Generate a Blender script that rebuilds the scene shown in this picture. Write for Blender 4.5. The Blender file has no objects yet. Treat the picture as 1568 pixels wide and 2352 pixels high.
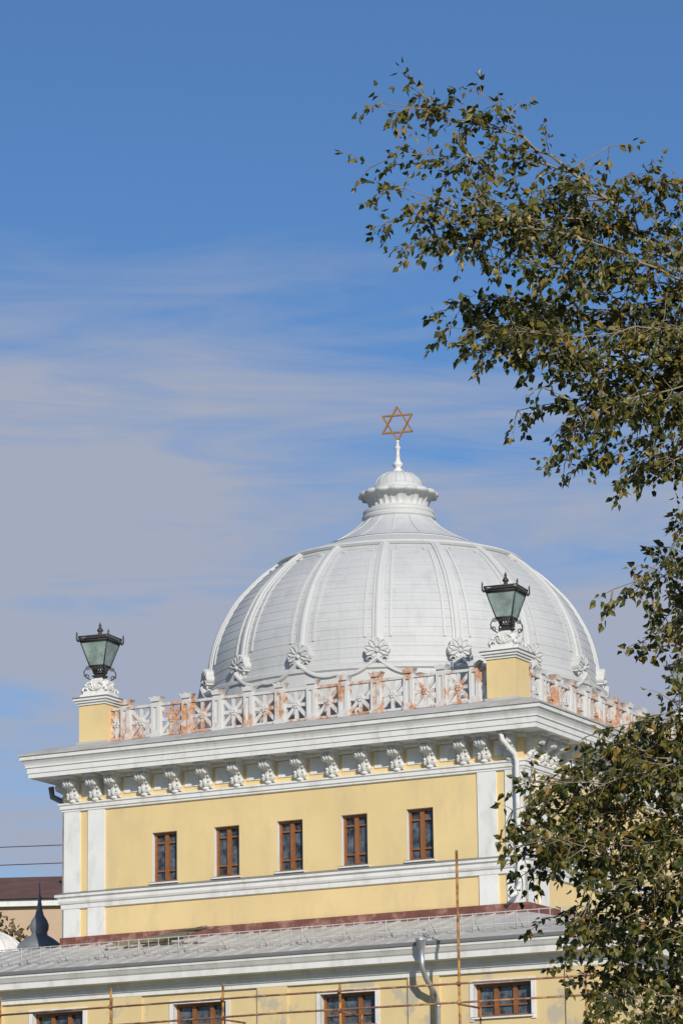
import bpy, math, random
from math import sin, cos, pi, radians, sqrt, atan2
from mathutils import Vector, Matrix
random.seed(11)
S=bpy.context.scene
# ---------------------------------------------------------------- materials
def nt(name):
    m=bpy.data.materials.new(name); m.use_nodes=True
    t=m.node_tree; b=t.nodes['Principled BSDF']; return m,t,b
def noise(t,scale,detail=4,rough=.55,vec=None,dist=0):
    n=t.nodes.new('ShaderNodeTexNoise'); n.inputs['Scale'].default_value=scale
    n.inputs['Detail'].default_value=detail; n.inputs['Roughness'].default_value=rough; n.inputs['Distortion'].default_value=dist
    if vec is not None: t.links.new(vec,n.inputs['Vector'])
    return n.outputs['Fac']
def ramp(t,fac,stops):
    r=t.nodes.new('ShaderNodeValToRGB'); e=r.color_ramp.elements
    while len(e)<len(stops): e.new(.5)
    for i,(p,c) in enumerate(stops):
        e[i].position=p; e[i].color=(c[0],c[1],c[2],1) if len(c)==3 else c
    t.links.new(fac,r.inputs['Fac']); return r.outputs['Color']
def mixc(t,fac,a,b,mode='MIX'):
    n=t.nodes.new('ShaderNodeMix'); n.data_type='RGBA'; n.blend_type=mode
    for i,vv in ((0,fac),(6,a),(7,b)):
        if hasattr(vv,'links'): t.links.new(vv,n.inputs[i])
        elif i==0: n.inputs[0].default_value=vv
        else: n.inputs[i].default_value=(*vv,1)
    return n.outputs[2]
def geo(t,scale=(1,1,1)):
    g=t.nodes.new('ShaderNodeNewGeometry'); m=t.nodes.new('ShaderNodeMapping'); m.inputs['Scale'].default_value=scale
    t.links.new(g.outputs['Position'],m.inputs['Vector']); return m.outputs['Vector']
def bump(t,b,h,st,d=.02):
    n=t.nodes.new('ShaderNodeBump'); n.inputs['Strength'].default_value=st; n.inputs['Distance'].default_value=d
    t.links.new(h,n.inputs['Height']); t.links.new(n.outputs['Normal'],b.inputs['Normal'])
def surf(name,base,rough=.8,var=.12,vs=.8,bs=.25,bscale=30,metal=0,dirt=None,dirtstops=(.58,.72),dscale=(1,1,1),dn=2.0):
    m,t,b=nt(name); v=geo(t)
    lo=[c*(1-var) for c in base]; hi=[min(1,c*(1+var*.6)) for c in base]
    c=ramp(t,noise(t,vs,6,.6,v),[(.3,lo),(.7,hi)])
    if dirt:
        d=ramp(t,noise(t,dn,8,.65,geo(t,dscale)),[(dirtstops[0],(0,0,0)),(dirtstops[1],(1,1,1))])
        c=mixc(t,d,c,dirt)
    t.links.new(c,b.inputs['Base Color']); b.inputs['Roughness'].default_value=rough; b.inputs['Metallic'].default_value=metal
    if bs: bump(t,b,noise(t,bscale,5,.6,v),bs,.01)
    return m
YEL=surf('yellow_stucco',(.75,.57,.28),.9,.07,.5,.3,40,dirt=(.60,.46,.25),dirtstops=(.48,.82),dscale=(1,1,.35),dn=1.2)
YEL2=surf('weathered_yellow_stucco',(.71,.55,.285),.9,.08,.7,.4,30,dirt=(.50,.44,.32),dirtstops=(.56,.61),dscale=(1,1,.8),dn=.9)
WHT=surf('white_paint',(.76,.75,.72),.7,.05,1.2,.2,35,dirt=(.52,.49,.43),dirtstops=(.50,.82),dscale=(1,1,.4),dn=2.5)
WHTD=surf('grimy_white_plaster',(.70,.69,.66),.8,.08,3,.5,18,dirt=(.42,.41,.38),dirtstops=(.5,.75),dn=6)
ROOFG=surf('grey_roof_metal',(.50,.49,.465),.55,.12,.9,.1,20,metal=.0,dirt=(.34,.32,.29),dirtstops=(.48,.72),dn=1.5)
FLASH=surf('dark_metal_flashing',(.20,.20,.20),.5,.1,2,.1)
REDF=surf('red_brown_flashing',(.20,.075,.055),.7,.3,2,.2,dirt=(.36,.20,.15),dirtstops=(.5,.65),dn=2)
WOOD=surf('varnished_wood',(.27,.105,.035),.5,.25,6,.2)
IRON=surf('black_iron',(.05,.047,.043),.6,.3,10,.3,dirt=(.12,.08,.05))
ZINC=surf('galvanized_pipe',(.52,.53,.55),.35,.15,5,.1,metal=.7)
GREYM=surf('grey_painted_rail',(.45,.44,.43),.6,.1,5,0)
SCAF=surf('scaffold_paint',(.50,.25,.06),.6,.35,4,.2,dirt=(.16,.07,.03),dirtstops=(.45,.6),dn=3)
SCAFR=surf('rusty_scaffold_pipe',(.22,.10,.06),.7,.35,4,.2,dirt=(.45,.24,.10),dirtstops=(.5,.6),dn=3)
GOLD=surf('gilded_star',(.36,.17,.045),.5,.25,5,.2,metal=.25)
BARK=surf('poplar_bark',(.28,.23,.15),.9,.3,12,.6,25)
def balmat():
    m,t,b=nt('rusting_white_iron'); v=geo(t)
    big=noise(t,1.1,2,.5,v); fine=noise(t,5.0,8,.7,geo(t,(1,1,.45)))
    mm=t.nodes.new('ShaderNodeMath'); mm.operation='ADD'
    t.links.new(big,mm.inputs[0]); t.links.new(fine,mm.inputs[1])
    mm2=t.nodes.new('ShaderNodeMath'); mm2.operation='MULTIPLY_ADD'; mm2.inputs[1].default_value=8; mm2.inputs[2].default_value=-7.9; mm2.use_clamp=True
    t.links.new(mm.outputs[0],mm2.inputs[0])
    rust=ramp(t,noise(t,9,5,.6,v),[(.35,(.60,.44,.33)),(.55,(.50,.24,.12)),(.72,(.35,.15,.06))])
    t.links.new(mixc(t,mm2.outputs[0],(.60,.59,.57),rust),b.inputs['Base Color']); b.inputs['Roughness'].default_value=.75
    bump(t,b,fine,.4,.01); return m
RUST=balmat()
def dommat():
    m,t,b=nt('white_dome_sheet'); v=geo(t)
    g=t.nodes.new('ShaderNodeNewGeometry'); sx=t.nodes.new('ShaderNodeSeparateXYZ'); t.links.new(g.outputs['Position'],sx.inputs[0])
    at=t.nodes.new('ShaderNodeMath'); at.operation='ARCTAN2'; t.links.new(sx.outputs[1],at.inputs[0]); t.links.new(sx.outputs[0],at.inputs[1])
    cb=t.nodes.new('ShaderNodeCombineXYZ'); t.links.new(at.outputs[0],cb.inputs[0]); t.links.new(sx.outputs[2],cb.inputs[1])
    mp=t.nodes.new('ShaderNodeMapping'); mp.inputs['Scale'].default_value=(6.1,1,1); t.links.new(cb.outputs[0],mp.inputs[0])
    br=t.nodes.new('ShaderNodeTexBrick'); t.links.new(mp.outputs[0],br.inputs['Vector'])
    br.inputs['Scale'].default_value=1; br.inputs['Brick Width'].default_value=1.15; br.inputs['Row Height'].default_value=.29
    br.inputs['Mortar Size'].default_value=.005; br.inputs['Mortar Smooth'].default_value=.4
    br.inputs['Color1'].default_value=(.545,.545,.535,1); br.inputs['Color2'].default_value=(.51,.515,.51,1); br.inputs['Mortar'].default_value=(.42,.425,.42,1)
    d=ramp(t,noise(t,2.2,8,.7,geo(t,(1,1,.3))),[(.5,(1,1,1)),(.8,(.82,.82,.81))])
    t.links.new(mixc(t,1.0,br.outputs['Color'],d,'MULTIPLY'),b.inputs['Base Color']); b.inputs['Roughness'].default_value=.6
    bump(t,b,noise(t,2.5,3,.5,v),.3,.03); return m
DOME=dommat()
DOMR=surf('white_dome_trim',(.56,.56,.545),.6,.04,2,.15,10,dirt=(.44,.44,.43),dirtstops=(.55,.8))
def simple(name,c,rough,metal=0,v1=.7,v2=1.3,sc=3):
    m,t,b=nt(name); v=geo(t)
    t.links.new(ramp(t,noise(t,sc,4,.6,v),[(.35,[k*v1 for k in c]),(.65,[min(1,k*v2) for k in c])]),b.inputs['Base Color'])
    b.inputs['Roughness'].default_value=rough; b.inputs['Metallic'].default_value=metal; return m
GLASS=simple('window_glass',(.05,.062,.075),.08,0,.3,2.4,4)
LGLASS=simple('frosted_lantern_glass',(.27,.335,.31),.35)
PEACH=surf('peach_render',(.52,.38,.26),.9,.05)
BROOF=surf('brown_sheet_roof',(.15,.075,.055),.7,.3,1)
DGREY=surf('dark_grey_metal',(.19,.20,.22),.5,.15,2)
# ---------------------------------------------------------------- mesh builder
class MB:
    def __init__(s,*mats): s.V=[];s.F=[];s.M=[];s.Sm=[];s.mats=list(mats)
    def mi(s,m):
        if m not in s.mats: s.mats.append(m)
        return s.mats.index(m)
    def add(s,vs,fs,m,sm=False):
        o=len(s.V); s.V+= [tuple(v) for v in vs]; k=s.mi(m)
        for f in fs: s.F.append([o+i for i in f]); s.M.append(k); s.Sm.append(sm)
    def box(s,x0,x1,y0,y1,z0,z1,m):
        s.add([(x0,y0,z0),(x1,y0,z0),(x1,y1,z0),(x0,y1,z0),(x0,y0,z1),(x1,y0,z1),(x1,y1,z1),(x0,y1,z1)],
              [(0,3,2,1),(4,5,6,7),(0,1,5,4),(1,2,6,5),(2,3,7,6),(3,0,4,7)],m)
    def bar(s,a,b,w,d,m,n=Vector((0,-1,0))):
        a=Vector(a);b=Vector(b);t=(b-a).normalized();u=t.cross(n).normalized();nn=n
        vs=[p+u*i*w/2+nn*j*d/2 for p in (a,b) for i,j in ((-1,-1),(1,-1),(1,1),(-1,1))]
        s.add(vs,[(0,1,2,3),(7,6,5,4),(0,4,5,1),(1,5,6,2),(2,6,7,3),(3,7,4,0)],m)
    def sq(s,prof,half,m,sm=False):
        vs=[];fs=[]
        for o,z in prof:
            h=half+o; vs+=[(-h,-h,z),(h,-h,z),(h,h,z),(-h,h,z)]
        for i in range(len(prof)-1):
            for j in range(4):
                k=(j+1)%4; fs.append((i*4+j,i*4+k,i*4+4+k,i*4+4+j))
        s.add(vs,fs,m,sm)
    def rev(s,prof,n,m,c=(0,0,0),rf=None,sm=True):
        vs=[];fs=[]
        for i,(r,z) in enumerate(prof):
            for j in range(n):
                a=2*pi*j/n; rr=r;zz=z
                if rf: rr,zz=rf(i,r,z,a)
                vs.append((c[0]+rr*cos(a),c[1]+rr*sin(a),c[2]+zz))
        for i in range(len(prof)-1):
            for j in range(n):
                k=(j+1)%n; fs.append((i*n+j,i*n+k,(i+1)*n+k,(i+1)*n+j))
        s.add(vs,fs,m,sm)
    def tube(s,pts,r,m,n=8,cap=True):
        pts=[Vector(p) for p in pts]; N=len(pts); rs=r if isinstance(r,(list,tuple)) else [r]*N
        vs=[];fs=[];ref=None
        for i,p in enumerate(pts):
            t=(pts[min(i+1,N-1)]-pts[max(i-1,0)]).normalized()
            if ref is None: ref=Vector((0,0,1)) if abs(t.z)<.9 else Vector((1,0,0))
            u=(ref-t*ref.dot(t)).normalized(); ref=u; w=t.cross(u)
            for j in range(n):
                a=2*pi*j/n; vs.append(p+(u*cos(a)+w*sin(a))*rs[i])
        for i in range(N-1):
            for j in range(n):
                k=(j+1)%n; fs.append((i*n+j,i*n+k,(i+1)*n+k,(i+1)*n+j))
        if cap: fs.append(tuple(range(n))[::-1]); fs.append(tuple((N-1)*n+j for j in range(n)))
        s.add(vs,fs,m,True)
    def ell(s,c,ax,m,nu=10,nv=6):
        c=Vector(c);A,B,Cc=[Vector(a) for a in ax];vs=[c+Cc];fs=[]
        for i in range(1,nv):
            p=pi*i/nv
            for j in range(nu):
                a=2*pi*j/nu; vs.append(c+A*sin(p)*cos(a)+B*sin(p)*sin(a)+Cc*cos(p))
        vs.append(c-Cc);L=len(vs)-1
        for j in range(nu):
            k=(j+1)%nu; fs.append((0,1+j,1+k)); fs.append((L,L-nu+k,L-nu+j))
            for i in range(nv-2): fs.append((1+i*nu+j,1+(i+1)*nu+j,1+(i+1)*nu+k,1+i*nu+k))
        s.add(vs,fs,m,True)
    def prism(s,poly,O,A,B,N,d,m,sm=False):
        O,A,B,N=[Vector(q) for q in (O,A,B,N)];n=len(poly)
        vs=[O+A*a+B*b for a,b in poly]+[O+A*a+B*b+N*d for a,b in poly]
        s.add(vs,[tuple(range(n))[::-1],tuple(range(n,2*n))],m)
        s.add(vs,[(i,(i+1)%n,n+(i+1)%n,n+i) for i in range(n)],m,sm)
    def obj(s,name,parent=None,fix=True):
        me=bpy.data.meshes.new(name); me.from_pydata(s.V,[],s.F)
        for m in s.mats: me.materials.append(m)
        me.polygons.foreach_set('material_index',s.M); me.polygons.foreach_set('use_smooth',s.Sm)
        if fix:
            import bmesh
            bm=bmesh.new(); bm.from_mesh(me); bmesh.ops.recalc_face_normals(bm,faces=bm.faces[:]); bm.to_mesh(me); bm.free()
        me.update(); o=bpy.data.objects.new(name,me); S.collection.objects.link(o)
        if parent: o.parent=parent
        return o
def empty(name,loc=(0,0,0),rz=0):
    e=bpy.data.objects.new(name,None); e.location=loc; e.rotation_euler=(0,0,rz); S.collection.objects.link(e); return e
def inst(o,name,parent,loc=(0,0,0),rz=0):
    q=bpy.data.objects.new(name,o.data); q.location=loc; q.rotation_euler=(0,0,rz); q.parent=parent; S.collection.objects.link(q); return q
SYN=empty('synagogue')
W=7.64; H=6.875
# ---------------------------------------------------------------- facade unit (front, facing -Y)
def wall(mb,x0,x1,z0,z1,y,holes,m,rm,depth):
    xs=sorted({x0,x1,*[h[0] for h in holes],*[h[1] for h in holes]}); zs=sorted({z0,z1,*[h[2] for h in holes],*[h[3] for h in holes]})
    for a,b in zip(xs,xs[1:]):
        for c,d in zip(zs,zs[1:]):
            if any(h[0]<=a<h[1] and h[2]<=c<h[3] for h in holes): continue
            mb.add([(a,y,c),(b,y,c),(b,y,d),(a,y,d)],[(0,1,2,3)],m)
    for a,b,c,d in holes:
        mb.add([(a,y,c),(b,y,c),(b,y,d),(a,y,d),(a,y+depth,c),(b,y+depth,c),(b,y+depth,d),(a,y+depth,d)],[(0,4,5,1),(1,5,6,2),(2,6,7,3),(3,7,4,0)],rm)
def window(mb,a,b,c,d,y,dep,tall=True):
    yb=y+dep; f=.075
    mb.add([(a,yb-.005,c),(b,yb-.005,c),(b,yb-.005,d),(a,yb-.005,d)],[(0,1,2,3)],GLASS)
    def B(x0,x1,z0,z1,p): mb.box(x0,x1,yb-p,yb-.002,z0,z1,WOOD)
    B(a,a+f,c,d,.09);B(b-f,b,c,d,.09);B(a+f,b-f,d-f,d,.088);B(a+f,b-f,c,c+f,.088)
    mx=(a+b)/2
    if tall:
        B(mx-.065,mx+.065,c+f,d-f,.1)
        for zz in (d-.33,c+.33):
            B(a+f,mx-.065,zz,zz+.045,.07);B(mx+.065,b-f,zz,zz+.045,.07)
    else:
        for q in (a+(b-a)/3,a+2*(b-a)/3): B(q-.06,q+.06,c+f,d-f,.1)
        B(a+f,b-f,c+.3,c+.34,.06)
    mb.box(a-.06,b+.06,y-.07,y+dep-.1,c-.045,c+.004,WHT); mb.box(a-.065,b+.065,y-.08,y+dep-.1,c+.005,c+.014,FLASH)
fb=MB()
wins=[(.1+2.12*k-.425,.1+2.12*k+.425,15.70,17.20) for k in range(-2,3)]
wall(fb,-W,W,8,20.0,-W,wins,YEL,WHT,.24)
for h in wins: window(fb,*h,-W,.24)
P=.05
for s in (-1,1):
    for a,b in ((6.2,6.79),(7.07,W+P)):
        x0,x1=sorted((s*a,s*b)); 
        fb.box(x0,x1,-W-P,-W+.01,13.4,15.15,WHT); fb.box(x0,x1,-W-P,-W+.01,15.6,18.09,WHT)
facade=fb.obj('facade_front',SYN)
# frieze: modillion brackets and panels
br=MB()
prof=[(0,0),(.10,.0),(.17,.04),(.20,.11),(.18,.19),(.18,.27),(.22,.34),(.30,.38),(.40,.41),(.46,.46),(.48,.52),(.46,.57),(.44,.60),(.50,.63),(.50,.72),(0,.72)]
def bracket(x,w=.34):
    y=-W;z=18.37
    br.prism([(a,b) for a,b in prof],(x-w/2,y,z),(0,-1,0),(0,0,1),(1,0,0),w,WHTD)
    br.box(x-w/2-.04,x+w/2+.04,y-.56,y+.01,z+.65,z+.725,WHT)
    for sx in (-1,1):
        for cy,cz,r in ((.36,.52,.10),(.10,.12,.085)):
            c0=Vector((x+sx*(w/2),y-cy,z+cz))
            br.ell(c0,((.03,0,0),(0,r,0),(0,0,r)),WHTD,10,6)
            br.ell(c0+Vector((sx*.03,0,0)),((.02,0,0),(0,r*.4,0),(0,0,r*.4)),WHTD,6,4)
    for ix in (-1.1,0,1.1):
        pts=[(x+ix*w*.30*(1-.12*j),y-cy,z+cz) for j,(cy,cz) in enumerate(((.45,.60),(.475,.52),(.45,.455),(.38,.405),(.29,.37),(.215,.32),(.185,.24),(.19,.16),(.20,.10),(.16,.03)))]
        br.tube(pts,[.03,.05,.045,.04,.045,.04,.045,.05,.045,.02],WHTD,6)
    for cy,cz in ((.42,.43),(.24,.335),(.20,.19)):
        for sx in (-1,1): br.ell((x+sx*w*.40,y-cy,z+cz),((.04,0,0),(0,-.05,.0),(0,0,.045)),WHTD,6,4)
    br.ell((x,y-.13,z-.02),((.12,0,0),(0,.09,0),(0,0,.06)),WHTD,8,5)
xs=[-5.82+1.058*k for k in range(12)]
for x in xs+[-7.28,-6.48,6.48,7.28]: bracket(x)
for a,b in zip(xs,xs[1:]):
    c=(a+b)/2; br.box(c-.25,c+.25,-W-.03,-W+.01,18.48,18.95,WHT)
for c in (-6.88,6.88): br.box(c-.13,c+.13,-W-.03,-W+.01,18.50,18.93,WHT)
for c in (-6.15,6.15): br.box(c-.07,c+.07,-W-.03,-W+.01,18.50,18.93,WHT)
brk=br.obj('modillion_frieze',SYN)
# balustrade run
bl=MB(); yb=-6.95; px=[-5.87+1.0673*k for k in range(12)]
bl.box(-6.4,6.4,yb-.16,yb+.16,20.12,20.2,RUST); bl.box(-6.4,6.4,yb-.07,yb+.07,20.24,20.31,RUST); bl.box(-6.4,6.4,yb-.07,yb+.07,21.16,21.24,RUST)
for x in px:
    bl.box(x-.14,x+.14,yb-.10,yb+.12,20.2,21.30,RUST)
    bl.box(x-.17,x+.17,yb-.155,yb+.12,20.203,20.32,RUST)
    for s in (-1,1): bl.box(x+s*.10-.04,x+s*.10+.04,yb-.14,yb-.10,20.42,21.12,RUST)
    bl.box(x-.14,x+.14,yb-.14,yb-.1,21.12,21.22,RUST); bl.box(x-.14,x+.14,yb-.14,yb-.1,20.32,20.42,RUST)
    bl.prism([(-.14,0),(.14,0),(.17,.08),(.22,.15),(.10,.12),(0,.17),(-.10,.12),(-.22,.15),(-.17,.08)],(x,yb+.13,21.30),(1,0,0),(0,0,1),(0,-1,0),.28,RUST)
def panel(a,b,z0=20.31,z1=21.16):
    c=(a+b)/2; zc=(z0+z1)/2
    for s in (a+.03,b-.03): bl.box(s-.03,s+.03,yb-.04,yb+.04,z0,z1,RUST)
    for i,(p,q) in enumerate((((a,z0),(b,z1)),((a,z1),(b,z0)),((a,zc),(b,zc)),((c,z0),(c,z1)))):
        off=.004*i
        bl.bar((p[0],yb-off,p[1]),(q[0],yb-off,q[1]),.11,.05,RUST)
    for j in range(6):
        an=j*pi/3
        bl.ell((c+.075*cos(an),yb-.045,zc+.075*sin(an)),((.05,0,0),(0,.03,0),(0,0,.05)),RUST,6,4)
    bl.ell((c,yb-.06,zc),((.04,0,0),(0,.04,0),(0,0,.04)),RUST,6,4)
for a,b in zip(px,px[1:]): panel(a+.14,b-.14)
panel(-6.42,-6.01); panel(6.01,6.42)
bal=bl.obj('balustrade',SYN)
for k in (1,2,3):
    for o,nm in ((facade,'facade'),(brk,'modillion_frieze'),(bal,'balustrade')):
        inst(o,nm+'_side_%d'%k,SYN,rz=k*pi/2)
# mouldings, cornice, roof deck, piers
c=MB()
c.sq([(0,18.05),(.07,18.07),(.07,18.12),(.11,18.14),(.11,18.24),(.15,18.27),(.15,18.32),(0,18.35)],W,WHT)
c.sq([(0,15.10),(.07,15.12),(.08,15.25),(.12,15.27),(.15,15.33),(.15,15.42),(.20,15.47),(.22,15.47),(.22,15.54)],W,WHT)
c.sq([(.22,15.54),(.225,15.56),(0,15.64)],W,FLASH)
c.sq([(0,18.98),(.05,18.98),(.08,19.04),(.08,19.10),(.78,19.10),(.80,19.07),(.80,19.20),(.83,19.21),(.83,19.36),(.87,19.38),(.87,19.43),(.90,19.50),(.96,19.58),(1.0,19.60),(1.0,19.72)],W,WHT)
c.sq([(1.0,19.72),(1.04,19.72),(1.04,19.77),(.6,19.95),(.1,20.08),(-.2,20.12),(-W,20.13)],W,ROOFG)
for sx in (-1,1):
    for sy in (-1,1):
        x,y=sx*H,sy*H
        def b(h,z0,z1,m): c.box(x-h,x+h,y-h,y+h,z0,z1,m)
        b(.52,20.05,20.22,ROOFG); b(.46,20.22,21.38,YEL); b(.50,21.36,21.43,WHT); b(.55,21.43,21.50,WHT); b(.60,21.50,21.57,WHT); b(.62,21.57,21.60,FLASH)
        vs=[(x+a*.60,y+bb*.60,21.60) for a,bb in ((-1,-1),(1,-1),(1,1),(-1,1))]+[(x+a*.3,y+bb*.3,21.68) for a,bb in ((-1,-1),(1,-1),(1,1),(-1,1))]
        c.add(vs,[(0,1,5,4),(1,2,6,5),(2,3,7,6),(3,0,4,7),(4,5,6,7)],WHT)
c.obj('cornice_and_piers',SYN)
# ---------------------------------------------------------------- dome
key=[(6.13,21.9),(6.12,22.7),(6.02,23.3),(5.86,23.8),(5.62,24.3),(5.32,24.8),(4.93,25.25),(4.42,25.75),(3.85,26.17)]
def cat(keys,n):
    out=[];K=[keys[0]]+keys+[keys[-1]]
    for i in range(1,len(K)-2):
        p0,p1,p2,p3=[Vector(q) for q in K[i-1:i+3]]
        for j in range(n):
            t=j/n; out.append(.5*((2*p1)+(p2-p0)*t+(2*p0-5*p1+4*p2-p3)*t*t+(3*p1-p0-3*p2+p3)*t**3))
    out.append(Vector(K[-1])); return out
fine=cat(key,16); L=[0]
for i in range(1,len(fine)): L.append(L[-1]+(fine[i]-fine[i-1]).length)
def at(s):
    s=max(0,min(L[-1]-1e-6,s))
    for i in range(1,len(L)):
        if L[i]>=s:
            t=(s-L[i-1])/(L[i]-L[i-1]); p=fine[i-1].lerp(fine[i],t); d=(fine[i]-fine[i-1]).normalized(); return p,Vector((d.y,-d.x))
d=MB(); n=int(L[-1]/.285); pr=[]
for i in range(n):
    for q_ in range(3):
        p,nn=at(L[-1]*(i+q_/3)/n); pr.append(tuple(p+nn*(.011-.008*q_/2)))
    q,n2=at(L[-1]*(i+.985)/n); pr.append(tuple(q+n2*.001))
for i in range(0,len(pr)-1): d.rev([pr[i],pr[i+1]],160,DOME,sm=False)
d.rev([pr[-1],(3.86,26.17)],160,DOME,sm=False)
d.rev([(6.42,20.1),(6.42,21.75),(6.48,21.8),(6.48,21.9),(6.36,21.97),(6.2,22.02),(6.12,22.04)],128,DOMR,sm=False)
RO=radians(20.2-90)
def P3(s,a,lat,hgt):
    p,nn=at(s); r=max(p.x,.3); aa=a+lat/r; R=p.x+nn.x*hgt; return (R*cos(aa),R*sin(aa),p.y+nn.y*hgt)
def strip(s0,s1,a,sec,m,n=30,latf=lambda s:0,wf=lambda s:1):
    k=len(sec);vs=[];fs=[]
    for i in range(n+1):
        s=s0+(s1-s0)*i/n
        for u,h in sec: vs.append(P3(s,a,latf(s)+u*wf(s),h))
    for i in range(n):
        for j in range(k-1): fs.append((i*k+j,i*k+j+1,(i+1)*k+j+1,(i+1)*k+j))
    fs.append(tuple(range(k))); fs.append(tuple(n*k+j for j in range(k))[::-1]); d.add(vs,fs,m)
ribsec=[(-1,-.02),(-1,.055),(-.60,.06),(-.5,.09),(-.25,.105),(0,.11),(.25,.105),(.5,.09),(.60,.06),(1,.055),(1,-.02)]
flat=[(-1,-.02),(-1,.04),(1,.04),(1,-.02)]
hp=pi/16
def block(pa,s0,s1,lo,hi,h,n=1):
    vs=[]
    for j in range(n+1):
        u=lo+(hi-lo)*j/n
        for ss in (s0,s1):
            for hh in (-.01,h): vs.append(P3(ss,pa,u,hh))
    fs=[(0,1,3,2),(4*n,4*n+2,4*n+3,4*n+1)]
    for j in range(n):
        q=j*4; fs+=[(q,q+4,q+5,q+1),(q+1,q+5,q+7,q+3),(q+3,q+7,q+6,q+2)]
    d.add(vs,fs,DOMR)
for k in range(16):
    a=RO+k*pi/8
    strip(.45,L[-1],a,ribsec,DOMR,34,wf=lambda s:.085+.08*at(s)[0].x/6.1)
    pa=a+hp; top=L[-1]-.42
    rt=at(top)[0].x; e=rt*hp-.34*rt/6.1-.05
    for sg in (-1,1):
        strip(.9,top-.16,pa,flat,DOMR,26,latf=lambda s:sg*(at(s)[0].x*hp-.34*at(s)[0].x/6.1-.05),wf=lambda s:.035)
        lo,hi=sorted((sg*e*.68,sg*(e+.03))); block(pa,top-.17,top-.10,lo,hi,.042)
        lo,hi=sorted((sg*e*.68,sg*(e*.68+.07))); block(pa,top-.17,top,lo,hi,.044)
    block(pa,top,top+.07,-e*.68-.07,e*.68+.07,.04,4)
d.rev([(3.86,26.10),(3.96,26.14),(4.0,26.2),(3.95,26.27),(3.6,26.36),(3.0,26.6),(2.45,26.78),(2.42,26.84)],128,DOMR,sm=False)
bell=cat([(2.46,26.82),(2.1,27.0),(1.7,27.24),(1.35,27.5),(1.12,27.74)],5)
d.rev([tuple(q) for q in bell],64,DOME,sm=True)
for k in range(16):
    a=RO+k*pi/8
    d.tube([(q.x*cos(a),q.x*sin(a),q.y+.005) for q in bell],.018,DOMR,5)
d.rev([(1.12,27.72),(1.17,27.78),(1.18,27.86),(1.12,27.92),(1.14,27.95),(1.14,28.04),(1.06,28.09),(.98,28.11),(.93,28.16)],64,DOMR,sm=False)
def fl(i,r,z,a):
    g=[0,1,1,1,1,.6,0][i]; return r-.05*g*abs(sin(14*a)),z
d.rev([(.93,28.16),(.94,28.2),(.97,28.3),(1.02,28.4),(1.08,28.48),(1.13,28.53),(1.16,28.55)],224,DOMR,rf=fl)
def sc(i,r,z,a):
    g=abs(cos(8*a)); return r+[0,.0,.07,.08,.04,0,0][i]*g, z+[0,-.02,-.03,.0,.02,0,0][i]*g
d.rev([(1.10,28.54),(1.14,28.53),(1.20,28.55),(1.21,28.61),(1.17,28.66),(1.0,28.70),(.85,28.74)],192,DOMR,rf=sc)
d.rev([(.85,28.72),(.80,28.80),(.79,28.88),(.74,28.9),(.72,29.0),(.64,29.14),(.50,29.26),(.32,29.34),(.16,29.38)],48,DOMR)
for k in range(16):
    a=k*pi/8; pp=[(.77,28.88),(.73,29.0),(.65,29.14),(.51,29.265),(.33,29.345)]
    d.tube([(r*cos(a),r*sin(a),z) for r,z in pp],.014,DOMR,5)
d.rev([(.17,29.36),(.19,29.40),(.15,29.44),(.10,29.48),(.10,29.52),(.16,29.58),(.17,29.63),(.13,29.68),(.08,29.75),(.065,29.9),(.055,30.05),(.07,30.12),(.09,30.15),(.09,30.2),(.05,30.24),(.04,30.36),(.06,30.40),(.03,30.44),(0,30.44)],20,WHTD)
# palmettes and swags round the base
for k in range(16):
    a=RO+k*pi/8; n3=Vector((cos(a),sin(a),0)); t3=Vector((-sin(a),cos(a),0)); u3=Vector((0,0,1))
    O=n3*6.05+u3*22.36
    out=[]
    for j in range(64):
        th=2*pi*j/64; 
        R=.33+.05*abs(sin(4.0*(th-pi/2)+pi/2)) if sin(th)>-.55 else .25
        out.append((R*cos(th),R*sin(th)))
    d.prism(out,O,t3,u3,n3,.32,DOMR)
    F=O+n3*.32
    for j in range(-3,4):
        th=pi/2+j*.66; dr=t3*cos(th)+u3*sin(th); sd=t3*sin(th)-u3*cos(th)
        for w_ in (-1,1): d.tube([F+dr*.06,F+dr*.14+sd*w_*.045+n3*.02,F+dr*.25+sd*w_*.065+n3*.02,F+dr*.34+sd*w_*.035+n3*.01,F+dr*.36],.019,DOMR,5)
    d.ell(F-u3*.05,(t3*.07,n3*.09,u3*.07),DOMR,8,6)
    for sg in (-1,1):
        vs=[];N_=16
        for i in range(N_+1):
            q=i/N_; f=q*hp; zc=22.10-.46*(1-(1-q)**1.8)+.10*sin(q*pi)*(-1); hw=.095-.035*q
            for rr,dz in ((6.12,-hw),(6.44,-hw),(6.50,-hw*.4),(6.50,hw*.4),(6.44,hw),(6.12,hw)):
                vs.append((rr*cos(a+sg*f),rr*sin(a+sg*f),zc+dz))
        d.add(vs,[(i*6+j,i*6+j+1,i*6+7+j,i*6+6+j) for i in range(N_) for j in range(5)],DOMR)
        c0=F+t3*sg*.20-u3*.30-n3*.04
        d.tube([c0+(t3*cos(i*.75)*sg+u3*sin(i*.75))*(.12-.012*i) for i in range(9)],.028,DOMR,6)
d.obj('dome',SYN)
# Star of David
st=MB(); sc0=Vector((0,0,30.97)); rz=.22; X=Vector((cos(rz),sin(rz),0)); Z=Vector((0,0,1)); Nn=X.cross(Z)
for q in (0,1):
    pts=[sc0+(X*sin(2*pi*j/3+q*pi)+Z*cos(2*pi*j/3+q*pi))*.56+Nn*.006*q for j in range(3)]
    for j in range(3):
        aa,bb=pts[j],pts[(j+1)%3]; dd=(bb-aa).normalized()*.02
        st.bar(aa-dd,bb+dd,.05,.07-.006*j,GOLD,n=Nn)
st.obj('star_of_david',SYN)
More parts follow.
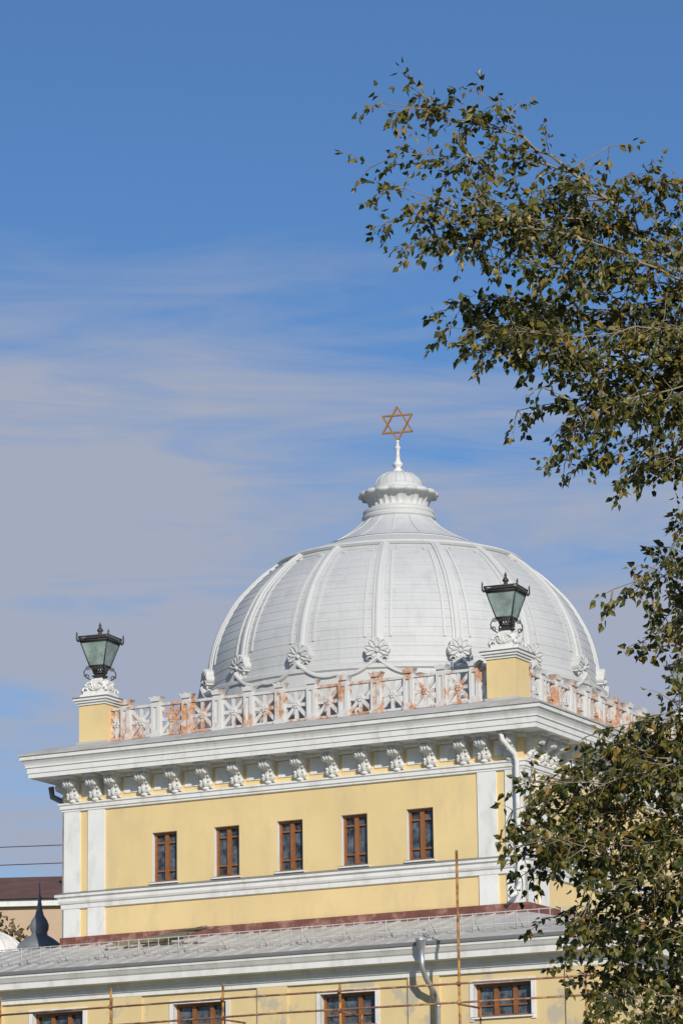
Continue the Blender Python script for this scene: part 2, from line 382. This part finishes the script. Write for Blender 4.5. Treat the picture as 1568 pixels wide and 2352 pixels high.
# ---------------------------------------------------------------- lanterns on the corner piers
lm=MB()
lm.box(-.46,.46,-.46,.46,0,.06,WHTD)
prp=[(-.46,.06),(-.44,.16),(-.30,.20),(-.24,.34),(-.17,.52),(.17,.52),(.24,.34),(.30,.20),(.44,.16),(.46,.06)]
lm.prism(prp,(0,.36,0),(1,0,0),(0,0,1),(0,-1,0),.72,WHTD); lm.prism(prp,(-.36,0,0),(0,1,0),(0,0,1),(1,0,0),.72,WHTD)
for k in range(4):
    a=k*pi/2; n3=Vector((sin(a),-cos(a),0)); t3=Vector((cos(a),sin(a),0)); u3=Vector((0,0,1))
    for sg in (-1,1):
        c0=n3*.38+t3*sg*.30+u3*.17
        lm.tube([c0+(t3*cos(i*.7)*sg+u3*sin(i*.7))*(.145-.013*i) for i in range(10)],.035,WHTD,6)
        c1=n3*.38+t3*sg*.15+u3*.36
        lm.tube([c1+(t3*cos(i*.7)*sg+u3*sin(i*.7))*(.10-.009*i) for i in range(10)],.028,WHTD,6)
    for j in range(-2,3):
        th=pi/2+j*.5; dr=t3*cos(th)+u3*sin(th); sd=t3*sin(th)-u3*cos(th)
        lm.ell(n3*.38+u3*.18+dr*.13,(sd*.04,n3*.05,dr*.12),WHTD,6,5)
lm.sq([(.16,.50),(.22,.52),(.22,.58),(.14,.60),(.10,.66)],0,WHTD)
def frus(z0,h0,z1,h1,m):
    lm.add([(x*h,y*h,z) for h,z in ((h0,z0),(h1,z1)) for x,y in ((-1,-1),(1,-1),(1,1),(-1,1))],[(0,1,5,4),(1,2,6,5),(2,3,7,6),(3,0,4,7),(3,2,1,0),(4,5,6,7)],m)
frus(.62,.13,.70,.20,IRON); frus(.70,.12,.78,.14,IRON)
z0,h0,z1,h1=1.00,.24,1.72,.45
frus(z0,h0-.01,z1,h1-.01,LGLASS)
for k in range(4):
    M=Matrix.Rotation(k*pi/2,3,'Z'); T=lambda x,y,z:M@Vector((x,y,z))
    lm.tube([T(-h0,-h0,z0),T(-h1,-h1,z1)],.02,IRON,5)
    for z,h in ((z0,h0),(z1,h1),(z1+.03,h1+.03),(z1+.16,h1+.05),(.78,.15)):
        lm.tube([T(-h,-h,z),T(h,-h,z)],.022,IRON,5)
    nb=5
    for i in range(nb+1):
        u=-1+2*i/nb
        for du in (-1,1):
            v=u+du*2/nb
            if -1.01<=v<=1.01: lm.tube([T(u*.15,-.15,.78),T(v*h0,-h0,1.0)],.013,IRON,4)
    nb=11
    for i in range(nb+1):
        u=-1+2*i/nb
        lm.tube([T(u*(h1+.03),-h1-.03,z1+.03),T(u*(h1+.05),-h1-.05,z1+.16)],.012,IRON,4)
        if i<nb:
            uu=u+1/nb; lm.ell(T(uu*(h1+.04),-h1-.04,z1+.095),((.026,0,0),(0,.026,0),(0,0,.035)),IRON,5,4)
    cx=h1+.06
    lm.tube([T(-cx+.02,-cx+.02,z1+.0),T(-cx-.02,-cx-.02,z1+.06),T(-cx-.03,-cx-.03,z1+.15),T(-cx-.02,-cx-.02,z1+.24),T(-cx-.03,-cx-.03,z1+.31)],[.03,.035,.022,.03,.008],IRON,6)
    pts=[]
    for i in range(15):
        q=i/14; r=.17+.17*sin(q*pi*1.05)+.05*q; pts.append(T(-r,-r,.98-.42*q+.03*sin(q*6)))
    lm.tube(pts,.018,IRON,5)
    lm.tube([T(-(.30+.07*(1-i*.07)*cos(i*.8)),-(.30+.07*(1-i*.07)*cos(i*.8)),.66+.07*(1-i*.07)*sin(i*.8)) for i in range(11)],.016,IRON,5)
    lm.tube([T(-(.27+.05*cos(i*.8)),-(.27+.05*cos(i*.8)),.93+.05*sin(i*.8)) for i in range(9)],.014,IRON,5)
frus(z1+.0,h1+.0,z1+.03,h1+.03,IRON)
frus(z1+.10,h1-.03,z1+.20,.30,IRON); frus(z1+.20,.28,z1+.27,.12,IRON)
lm.rev([(.12,z1+.25),(.07,z1+.30),(.05,z1+.34),(.09,z1+.38),(.10,z1+.42),(.06,z1+.47),(.035,z1+.52),(.05,z1+.56),(.02,z1+.62),(0,z1+.68)],10,IRON)
lo=None
for i,(x,y) in enumerate(((-H,-H),(H,-H),(H,H),(-H,H))):
    e=empty('ornate_lantern',(x,y,21.62),radians(6))
    if lo is None: lo=lm.obj('lantern_body',e)
    else: inst(lo,'lantern_body',e)
# ---------------------------------------------------------------- lower wing
wg=MB(); YW=-11.5; X0,X1=-32,12.0
ww=[(-.72+4.68*k-.85,-.72+4.68*k+.85,10.72,11.62) for k in range(-6,3)]
wall(wg,X0,X1,0,12.2,YW,ww,YEL2,WHT,.28)
for h in ww:
    window(wg,*h,YW,.28,False)
    a,b,z0,z1=h
    for q in ((a-.12,a,z0-.1,z1+.1),(b,b+.12,z0-.1,z1+.1),(a,b,z1,z1+.1)): wg.box(q[0],q[1],YW-.035,YW+.01,q[2],q[3],WHT)
for k in range(-6,3):
    x=1.62+4.68*k; wg.box(x-.47,x+.47,YW-.07,YW+.01,0,11.93,YEL2)
wg.box(X0,X1,YW-.02,YW+.01,9.9,10.1,WHT)
wp=[(0,11.9),(.08,11.92),(.08,12.02),(.13,12.05),(.13,12.16),(.18,12.2),(.22,12.28),(.50,12.30),(.50,12.46),(.54,12.5),(.60,12.60),(.62,12.62),(.62,12.70)]
def run(prof,m):
    vs=[];fs=[]
    for o,z in prof: vs+=[(X0,YW-o,z),(X1+o,YW-o,z),(X1+o,14,z)]
    for i in range(len(prof)-1):
        for j in (0,1): fs.append((i*3+j,i*3+j+1,i*3+4+j,i*3+3+j))
    wg.add(vs,fs,m)
run(wp,WHT); run([(.62,12.70),(.66,12.70),(.67,12.78),(.62,12.80)],FLASH)
wg.add([(X1,YW,0),(X1,14,0),(X1,14,12.2),(X1,YW,12.2)],[(0,1,2,3)],YEL2)
E=.64; ye=YW-E; ze=12.79; zr=14.0
wg.add([(X0,ye,ze),(X1+E,ye,ze),(W,-W,zr),(X0,-W,zr)],[(0,1,2,3)],ROOFG)
wg.add([(X1+E,ye,ze),(X1+E,14,ze),(W,14,zr),(W,-W,zr)],[(0,1,2,3)],ROOFG)
wg.add([(X0,-W,zr),(-W,-W,zr),(-W,-3,ze),(X0,-3,ze)],[(0,1,2,3)],ROOFG)
for i in range(72):
    x=X0+.3+.6*i
    if x<W: wg.bar((x,ye,ze+.015),(x,-W-.02,zr+.015),.03,.05,ROOFG,n=Vector((0,0,1)))
wg.box(-W-.1,W+.1,-W-.09,-W-.004,13.93,14.26,REDF)
wg.box(W+.004,W+.09,-W,W,13.93,14.26,REDF)
wg.obj('lower_wing',SYN)
sg=MB(); yr=-11.1; zb=ze+(yr-ye)/( -W-ye)*(zr-ze)
for z in (zb+.18,zb+.50): sg.tube([(X0,yr,z),(X1,yr,z)],.014,GREYM,5)
x=X0
i=0
while x<X1:
    sg.tube([(x,yr,zb-.02),(x,yr,zb+.52)],.012 if i%4 else .02,GREYM,5)
    if i%4==0: sg.tube([(x,yr,zb+.45),(x,yr+.4,zb+.1)],.014,GREYM,5)
    x+=.33; i+=1
sg.obj('roof_snow_guard',SYN)
# pipes
dp=MB()
def pipe(pts,r,m): dp.tube(pts,r,m,10)
dp.rev([(.07,-.12),(.08,-.1),(.15,.12),(.16,.14),(.16,.2),(.14,.2)],14,ZINC,c=(6.62,YW-.78,12.66),sm=False)
pipe([(6.62,YW-.78,12.6),(6.62,YW-.76,12.1),(6.66,YW-.62,11.8),(6.78,YW-.28,11.35),(6.80,YW-.2,11.15),(6.80,YW-.2,0)],.075,ZINC)
for z in (11.05,9.8): pipe([(6.80,YW-.2,z),(6.80,YW-.2,z+.05)],.09,ZINC)
yq=-W-.17
pipe([(7.25,yq-.45,19.05),(7.27,yq-.42,18.85),(7.5,yq-.1,18.45),(7.53,yq-.03,18.25),(7.53,yq-.03,14.75),(7.45,yq-.12,14.5),(7.33,yq-.3,14.4)],.072,WHTD)
for z in (17.4,16.0,14.8): pipe([(7.53,yq-.03,z),(7.53,yq-.03,z+.05)],.087,WHTD)
pipe([(-W-.9,-7.0,19.0),(-W-.85,-7.0,18.7),(-W-.25,-7.0,18.4),(-W-.2,-7.0,18.2),(-W-.2,-7.0,14.3)],.09,FLASH)
dp.obj('downpipes',SYN)
# scaffolding
sf=MB(); ys=-13.6
sf.tube([(8.37,ys,0),(8.37,ys,14.95)],.038,SCAF,8)
for x,z in ((4.82,11.62),(1.22,11.85),(-2.35,11.95),(-6.0,11.9),(12.0,11.7)): sf.tube([(x,ys,0),(x,ys,z)],.034,SCAF,8)
for x in (8.37,4.82,1.22,-2.35,-6.0,12.0):
    for z in (11.42,10.92,9.0): sf.tube([(x,ys-.05,z-.05),(x,ys-.05,z+.05)],.055,SCAFR,6)
    sf.tube([(x,ys+.05,10.88),(x,ys+1.2,10.88)],.028,SCAFR,6); sf.tube([(x,ys+1.25,0),(x,ys+1.25,10.9)],.03,SCAF,6)
sf.tube([(-9,ys-.06,11.38),(3,ys-.06,11.44),(12.5,ys-.06,11.40)],.028,SCAFR,6)
sf.tube([(-9,ys-.06,10.86),(3,ys-.06,10.95),(12.5,ys-.06,10.90)],.028,SCAFR,6)
sf.tube([(-9,ys-.06,9.0),(12.5,ys-.06,9.0)],.028,SCAFR,6)
for j in range(4): sf.box(-9,12.5,ys+.05+.3*j,ys+.05+.3*j+.27,8.84,8.89,BARK)
sf.obj('scaffolding')
bd=MB()
for j in range(7):
    x=-5.2+.28*j; bd.bar((x,-9.2+.1*j,13.72+.05*j),(x+2.0+.2*(j%3),-8.9-.15*j,13.75+.04*j),.16,.04,BARK,n=Vector((0,-.25,1)).normalized())
bd.obj('lumber_pile')
# ---------------------------------------------------------------- small side turret and cupola behind the wing
tu=MB(); dx,dy,dz_=1.85,-3.54,-.48
tu.rev([(.72,12),(.72,14.9),(.82,15.0),(.60,15.2),(.44,15.32),(.27,15.42),(.23,15.5),(.29,15.6),(.30,15.75),(.24,15.9),(.14,16.05),(.09,16.25),(.055,16.5),(.07,16.6),(.025,16.7),(.015,17.1)],20,DGREY,c=(-12.8+dx,-.3+dy,dz_))
cx_,cy_,cz_=-14.3+dx,-.9+dy,14.2+dz_
tu.rev([(1.4,12-cz_)]+[(1.4*cos(t*pi/16),1.38*sin(t*pi/16)) for t in range(9)],28,WHT,c=(cx_,cy_,cz_))
for k in range(12):
    a=k*pi/6; tu.tube([(cx_+1.41*cos(t*pi/16)*cos(a),cy_+1.41*cos(t*pi/16)*sin(a),cz_+1.39*sin(t*pi/16)) for t in range(9)],.025,WHTD,5)
tu.box(-11.6,-9.9,-2.9,.2,12,14.55,DGREY)
tu.obj('side_turret',SYN)
ab=empty('apartment_building',(-43.0,51.2,0),.40)
am=MB(); am.box(-40,3,0,12,0,24.0,PEACH); am.box(-40.3,3.3,-.3,12.3,24.0,24.35,WHT)
am.add([(-40.5,-.5,24.35),(3.5,-.5,24.35),(3.5,12.5,24.35),(-40.5,12.5,24.35),(-38,6,26.3),(.5,6,26.3)],[(0,1,5,4),(1,2,5),(2,3,4,5),(3,0,4)],BROOF)
am.box(.1,3.0,3,6,24.8,27.0,GREYM); am.box(-.1,3.2,2.8,6.2,27.0,27.2,FLASH); am.box(-2.0,-1.75,3,3.3,24.8,26.6,DGREY); am.box(-.5,.1,3.2,5,24.8,26.3,DGREY)
for k in range(13):
    for f in range(7):
        x=-38+3.1*k; am.box(x,x+1.4,-.03,.01,2+3.1*f,3.6+3.1*f,GLASS)
am.obj('block',ab)
pw=MB()
for z in (23.7,24.5): pw.tube([(-70,20,z+1.5),(-40,32,z-.3),(-10,44,z),(20,56,z+1.6)],.02,IRON,4)
for x,y in ((-70,20),(20,56)): pw.tube([(x,y,0),(x,y,27)],.2,GREYM,8)
pw.obj('power_line')
g=MB()
GR=surf('ground_grass',(.09,.10,.045),.95,.4,.3,.4,8); ASPH=surf('asphalt',(.06,.06,.06),.9,.15,1,.4,40)
g.add([(-3000,-3000,0),(3000,-3000,0),(3000,3000,0),(-3000,3000,0)],[(0,1,2,3)],GR); g.obj('ground')
g=MB(); g.add([(-200,-60,.004),(200,-60,.004),(200,-48,.004),(-200,-48,.004)],[(0,1,2,3)],ASPH)
for y in (-60.2,-48): g.box(-200,200,y,y+.2,0,.14,WHTD)
g.obj('road')
# ---------------------------------------------------------------- poplar tree (near the camera, to the right)
TR=empty('poplar_tree',(49.079-.46372*30,-97.684+.88598*30,0),.48224)
def tp(x,y,dz=0):
    yy=y-.0136*(784-x); return Vector((.0038*(x-784),dz,8.94+.00391*(1176-yy)))
limbs=[
 [(1740,1000),(1640,660),(1568,575),(1490,515),(1420,430),(1330,360),(1290,320),(1230,275),(1150,240),(1110,235),(1030,220),(960,195),(890,185)],
 [(1330,360),(1230,325),(1100,315),(1000,305),(930,310),(870,335)],
 [(1740,1000),(1600,660),(1440,605),(1360,595),(1230,580),(1140,555),(1100,525),(1000,515),(930,500),(890,500)],
 [(1230,580),(1140,570),(1060,560),(960,550),(900,565)],
 [(1740,1000),(1600,760),(1480,710),(1340,700),(1200,680),(1100,680),(1040,690)],
 [(1340,700),(1200,740),(1100,765),(1040,760)],
 [(1740,1100),(1600,820),(1450,820),(1300,830),(1180,810),(1100,800)],
 [(1740,1100),(1600,870),(1450,890),(1330,900),(1260,910),(1200,930)],
 [(1740,1100),(1620,900),(1500,950),(1400,990),(1330,1030),(1270,1070)],
 [(1740,1150),(1620,980),(1540,1050),(1480,1100),(1430,1130)],
 [(1740,1250),(1640,1120),(1570,1210),(1510,1290),(1450,1330),(1400,1350)],
 [(1740,1250),(1640,1220),(1570,1340),(1510,1410),(1480,1430)],
 [(1740,1400),(1640,1360),(1580,1470),(1540,1530),(1520,1560)],
 [(1490,515),(1475,440),(1500,420),(1580,420)],[(1330,360),(1365,330),(1425,295)],[(1230,275),(1195,225),(1130,185)],[(1030,220),(1010,185),(985,155)],
 [(1420,430),(1440,405),(1470,395)],
 [(1420,430),(1320,425),(1220,430),(1150,410)],[(1490,515),(1350,490),(1250,500),(1150,480),(1110,470)],[(1230,325),(1180,360),(1140,380)],
 [(1568,575),(1480,560),(1400,540),(1300,540),(1210,520)],
 [(1440,605),(1350,640),(1250,650),(1150,630),(1080,620)],[(1568,575),(1560,490),(1590,450)],
 [(1600,760),(1500,780),(1400,770),(1280,780),(1180,770)],[(1600,660),(1500,650),(1420,670),(1320,660)],
 [(1600,660),(1560,720),(1480,750)],[(1600,870),(1540,880),(1480,850),(1400,860)],[(1600,820),(1560,940),(1510,1000),(1480,1030)],
 [(1740,1600),(1660,1520),(1560,1640),(1450,1670),(1380,1690),(1320,1720)],
 [(1740,1700),(1660,1620),(1520,1700),(1390,1740),(1290,1770),(1200,1780)],
 [(1740,1800),(1660,1700),(1500,1780),(1330,1820),(1240,1840),(1160,1850)],
 [(1740,1900),(1660,1800),(1500,1870),(1350,1890),(1240,1890),(1170,1890)],
 [(1740,2000),(1660,1900),(1500,1940),(1350,1960),(1230,1940),(1160,1950)],
 [(1740,2050),(1660,1980),(1500,2010),(1380,2030),(1300,2050),(1250,2060)],
 [(1740,2150),(1660,2060),(1500,2100),(1380,2120),(1290,2130)],
 [(1740,2250),(1660,2150),(1500,2190),(1400,2210),(1300,2220)],
 [(1740,2350),(1660,2250),(1500,2280),(1400,2300),(1330,2310)],
 [(1740,2450),(1660,2330),(1500,2360),(1400,2400)],
 [(1660,1700),(1600,1650),(1550,1620)],[(1500,1780),(1450,1730),(1410,1710)],
]
extra=[]
for rep in range(3):
    for L_ in limbs[29:39]:
        extra.append([(x+(random.uniform(20,90) if i>1 else 0),y+(random.uniform(-35,35) if i else 0)) for i,(x,y) in enumerate(L_)])
nlow=len(limbs)+len(extra)
for L_ in limbs[4:13]+limbs[4:13]+limbs[2:4]+limbs[18:20]:
    extra.append([(x+(random.uniform(20,120) if i>1 else 0),y+(random.uniform(-35,15) if i else 0)) for i,(x,y) in enumerate(L_)])
tb=MB(); LV=[];LF=[]
def leaf(p,dr,size,LV=LV,LF=LF):
    dr=dr.normalized(); sd=dr.cross(Vector((random.gauss(0,1),random.gauss(0,1),random.gauss(0,1)))).normalized(); n=dr.cross(sd)
    w=size*.38; f=size*random.uniform(.05,.16); o=len(LV)
    p0=p+dr*size*.35
    c_=random.uniform(-.15,.15)*size
    LV.extend([p,p0,p0+dr*size*.30-sd*w+n*f,p0+dr*size*.62-sd*w*.72+n*f,p0+dr*size*1.12+n*c_,p0+dr*size*.62+sd*w*.72+n*f,p0+dr*size*.30+sd*w+n*f,p0+dr*size*.45])
    LF.extend([(o+1,o+7,o+3,o+2),(o+7,o+4,o+3),(o+1,o+6,o+5,o+7),(o+7,o+5,o+4)])
def twig(p,dr,ln,thick=.0045):
    pts=[p];q=p.copy();n_=max(3,int(ln/.034)); dcur=dr.normalized()
    for i in range(n_):
        dcur=(dcur+Vector((random.gauss(0,.12),random.gauss(0,.12),random.gauss(-.06,.11)))).normalized()
        q=q+dcur*ln/n_; pts.append(q.copy())
        if i>=1:
            for s_ in range(random.choice((1,1,2))):
                ld=(dcur*.45+Vector((random.gauss(0,.6),random.gauss(0,.6),random.gauss(-.6,.45)))).normalized()
                leaf(q+Vector((random.gauss(0,.012),random.gauss(0,.012),random.gauss(0,.012))),ld,random.uniform(.045,.084))
    leaf(q,dcur,.06)
    tb.tube(pts,[thick*(1-.7*i/n_) for i in range(n_+1)],BARK,4,cap=False)
depth_at={}
for li,Lm in enumerate(limbs+extra):
    low=29<=li<nlow
    ds=depth_at.get(Lm[0],0.0)
    d0=(ds+random.uniform(-.35,.35)) if Lm[0] in depth_at else (random.uniform(-1,1) if li else .2)
    pts=[];fr=[]
    for i in range(len(Lm)-1):
        a_=tp(*Lm[i]);b_=tp(*Lm[i+1]); n_=max(1,int((b_-a_).length/.14))
        for j in range(n_): pts.append(a_.lerp(b_,j/n_)); fr.append(i+j/n_)
    pts.append(tp(*Lm[-1])); fr.append(len(Lm)-1); N=len(pts)
    for i,q in enumerate(pts):
        f=fr[i]/(len(Lm)-1); q.y+=ds+(d0-ds)*min(1,f*2)
        if fr[i]==int(fr[i]) and i and Lm[int(fr[i])] not in depth_at: depth_at[Lm[int(fr[i])]]=q.y
        if i: q+=Vector((random.gauss(0,.012),random.gauss(0,.02),random.gauss(0,.012)))
    tot=N*.14
    r0=.006+.0045*tot
    if li==0: r0=.045
    tb.tube(pts,[max(.004,r0*(1-i/N)**1.1) for i in range(N)],BARK,6)
    ph=random.uniform(0,6)
    for i in range(1,N):
        if pts[i].x>.0038*900: continue
        f=i/N
        dens=3.3 if low else 4.0+1.5*sin(ph+i*.75)
        k=int(dens)+(random.random()<dens%1)
        dirb=(pts[i]-pts[i-1]).normalized()
        for _ in range(k):
            dv=dirb*random.uniform(.1,.8)+Vector((random.gauss(0,.5),random.gauss(0,.7),random.gauss(-.12,.6)))
            twig(pts[i],dv,random.uniform(.12,.38)*(1.2-.4*f))
tb.tube([(4.6,.6,-.2),(4.55,.5,1.5),(4.3,.3,4),(4.0,.2,6),(3.75,.1,8),(3.64,0,9.6),(3.5,0,11)],[.34,.29,.25,.22,.17,.12,.06],BARK,12)
for z in (4.0,4.4,4.8,5.2,5.6,6.0,6.3,6.7,7.3,8.0): tb.tube([(4.15,.25,z-.6),(3.85,.1,z-.1),tp(1740,1176-(z-8.94)/.00391)],[.06,.05,.045],BARK,6)
for _ in range(400):
    p=Vector((random.uniform(3.4,6.6),random.uniform(-1.6,1.8),random.uniform(3.6,11.5))); twig(p,Vector((random.gauss(.3,.6),random.gauss(0,.6),random.gauss(0,.5))),random.uniform(.3,.6))
tb.obj('trunk_and_branches',TR,fix=False)
def leafmat(name,cols,tl=.25):
    m,t,b=nt(name); gg=t.nodes.new('ShaderNodeNewGeometry')
    cl=ramp(t,gg.outputs['Random Per Island'],cols)
    t.links.new(cl,b.inputs['Base Color']); b.inputs['Roughness'].default_value=.42
    tr=t.nodes.new('ShaderNodeBsdfTranslucent'); t.links.new(cl,tr.inputs['Color']); mx=t.nodes.new('ShaderNodeMixShader'); mx.inputs[0].default_value=tl
    out=t.nodes['Material Output']; t.links.new(b.outputs[0],mx.inputs[1]); t.links.new(tr.outputs[0],mx.inputs[2]); t.links.new(mx.outputs[0],out.inputs['Surface']); return m
me=bpy.data.meshes.new('foliage'); me.from_pydata([tuple(v) for v in LV],[],LF)
me.materials.append(leafmat('poplar_leaf',[(0,(.035,.048,.012)),(.35,(.075,.085,.017)),(.65,(.15,.135,.025)),(.88,(.25,.20,.035)),(1,(.33,.18,.045))]))
fo=bpy.data.objects.new('foliage',me); S.collection.objects.link(fo); fo.parent=TR
# small autumn tree standing in front of the apartment block
DT=empty('distant_tree',(-33.4,28.5,0)); V2=[];F2=[]
for _ in range(5200):
    u=Vector((random.gauss(0,1),random.gauss(0,1),random.gauss(0,1))).normalized()*random.uniform(.45,1)**.5
    bm_=1+.22*sin(5*u.x+3*u.z)+.15*sin(9*u.y+2)
    leaf(Vector((u.x*3.4*bm_,u.y*3.4*bm_,16.6+u.z*3.4*bm_)),Vector((random.gauss(0,1),random.gauss(0,1),random.gauss(-.3,1))),random.uniform(.16,.3),V2,F2)
me=bpy.data.meshes.new('crown'); me.from_pydata([tuple(v) for v in V2],[],F2); me.materials.append(leafmat('autumn_leaf',[(0,(.07,.07,.03)),(.5,(.17,.13,.05)),(1,(.26,.17,.07))]))
o=bpy.data.objects.new('crown',me); S.collection.objects.link(o); o.parent=DT
tk=MB(); tk.tube([(0,0,-.2),(.1,0,6),(0,.1,12),(0,0,17)],[.3,.24,.16,.05],BARK,8)
for j in range(9): a=j*.7; tk.tube([(0,0,11+.5*j),(1.6*cos(a),1.6*sin(a),13+.55*j)],[.08,.03],BARK,5)
tk.obj('trunk',DT,fix=False)
# ---------------------------------------------------------------- sun, sky, camera
SE,SA=radians(26),radians(138)
sd=Vector((sin(SA)*cos(SE),cos(SA)*cos(SE),sin(SE)))
l=bpy.data.lights.new('sun','SUN'); l.energy=3.9; l.angle=radians(.5); l.color=(1,.945,.85)
lo_=bpy.data.objects.new('sun',l); S.collection.objects.link(lo_); lo_.rotation_euler=sd.to_track_quat('Z','Y').to_euler()
w=bpy.data.worlds.new('World'); S.world=w; w.use_nodes=True; t=w.node_tree; bg=t.nodes['Background']
sk=t.nodes.new('ShaderNodeTexSky'); sk.sky_type='NISHITA'; sk.sun_disc=False; sk.sun_elevation=SE; sk.sun_rotation=SA; sk.air_density=1; sk.dust_density=.3; sk.ozone_density=3
tc=t.nodes.new('ShaderNodeTexCoord')
def skymap(rot,scale,off=(0,0,0)):
    mp=t.nodes.new('ShaderNodeMapping'); mp.inputs['Rotation'].default_value=rot; mp.inputs['Scale'].default_value=scale; mp.inputs['Location'].default_value=off
    t.links.new(tc.outputs['Generated'],mp.inputs['Vector']); return mp.outputs[0]
def math2(op,a,b):
    n=t.nodes.new('ShaderNodeMath'); n.operation=op
    for i,v in enumerate((a,b)):
        if hasattr(v,'links'): t.links.new(v,n.inputs[i])
        else: n.inputs[i].default_value=v
    return n.outputs[0]
n1=noise(t,3.0,5,.5,skymap((0,.10,-.482),(1.6,1.6,9),(3.1,0,.4)),.8)
n2=noise(t,9.0,6,.6,skymap((0,.22,-.482),(1.2,1.2,9),(1.1,0,0)),1.0)
nf=math2('ADD',math2('MULTIPLY',n1,1.6),math2('MULTIPLY',n2,.75))
sx=t.nodes.new('ShaderNodeSeparateXYZ'); t.links.new(tc.outputs['Generated'],sx.inputs[0])
band=ramp(t,sx.outputs[2],[(.09,(.14,)*3),(.135,(.22,)*3),(.165,(.27,)*3),(.195,(.46,)*3),(.24,(.47,)*3),(.265,(.27,)*3),(.29,(.10,)*3),(.32,(0,)*3)])
cf=ramp(t,math2('SUBTRACT',math2('ADD',nf,band),.92),[(.32,(0,0,0)),(.48,(.38,)*3),(.76,(.97,)*3)])
cf=mixc(t,1.0,cf,ramp(t,sx.outputs[2],[(.27,(1,1,1)),(.325,(0,0,0))]),'MULTIPLY')
tint=mixc(t,1.0,sk.outputs[0],(.56,.76,.98),'MULTIPLY')
cm=mixc(t,cf,tint,(3.7,4.1,5.15))
t.links.new(cm,bg.inputs['Color']); bg.inputs['Strength'].default_value=.1
cam=bpy.data.cameras.new('camera'); co=bpy.data.objects.new('camera',cam); S.collection.objects.link(co); S.camera=co
cam.sensor_fit='VERTICAL'; cam.sensor_height=36; cam.sensor_width=24; cam.lens=8111.8/2352*36; cam.clip_end=10000; cam.clip_start=.5
yw,p,r=.48224,.23693,.013596
Fv=Vector((-sin(yw)*cos(p),cos(yw)*cos(p),sin(p))); R0=Vector((cos(yw),sin(yw),0)); U0=Vector((sin(yw)*sin(p),-cos(yw)*sin(p),cos(p)))
Rv=R0*cos(r)-U0*sin(r); Uv=U0*cos(r)+R0*sin(r)
M=Matrix((Rv,Uv,-Fv)).transposed().to_4x4(); M.translation=(49.079,-97.684,1.7); co.matrix_world=M
S.view_settings.view_transform='Standard'; S.view_settings.look='None'; S.view_settings.exposure=0
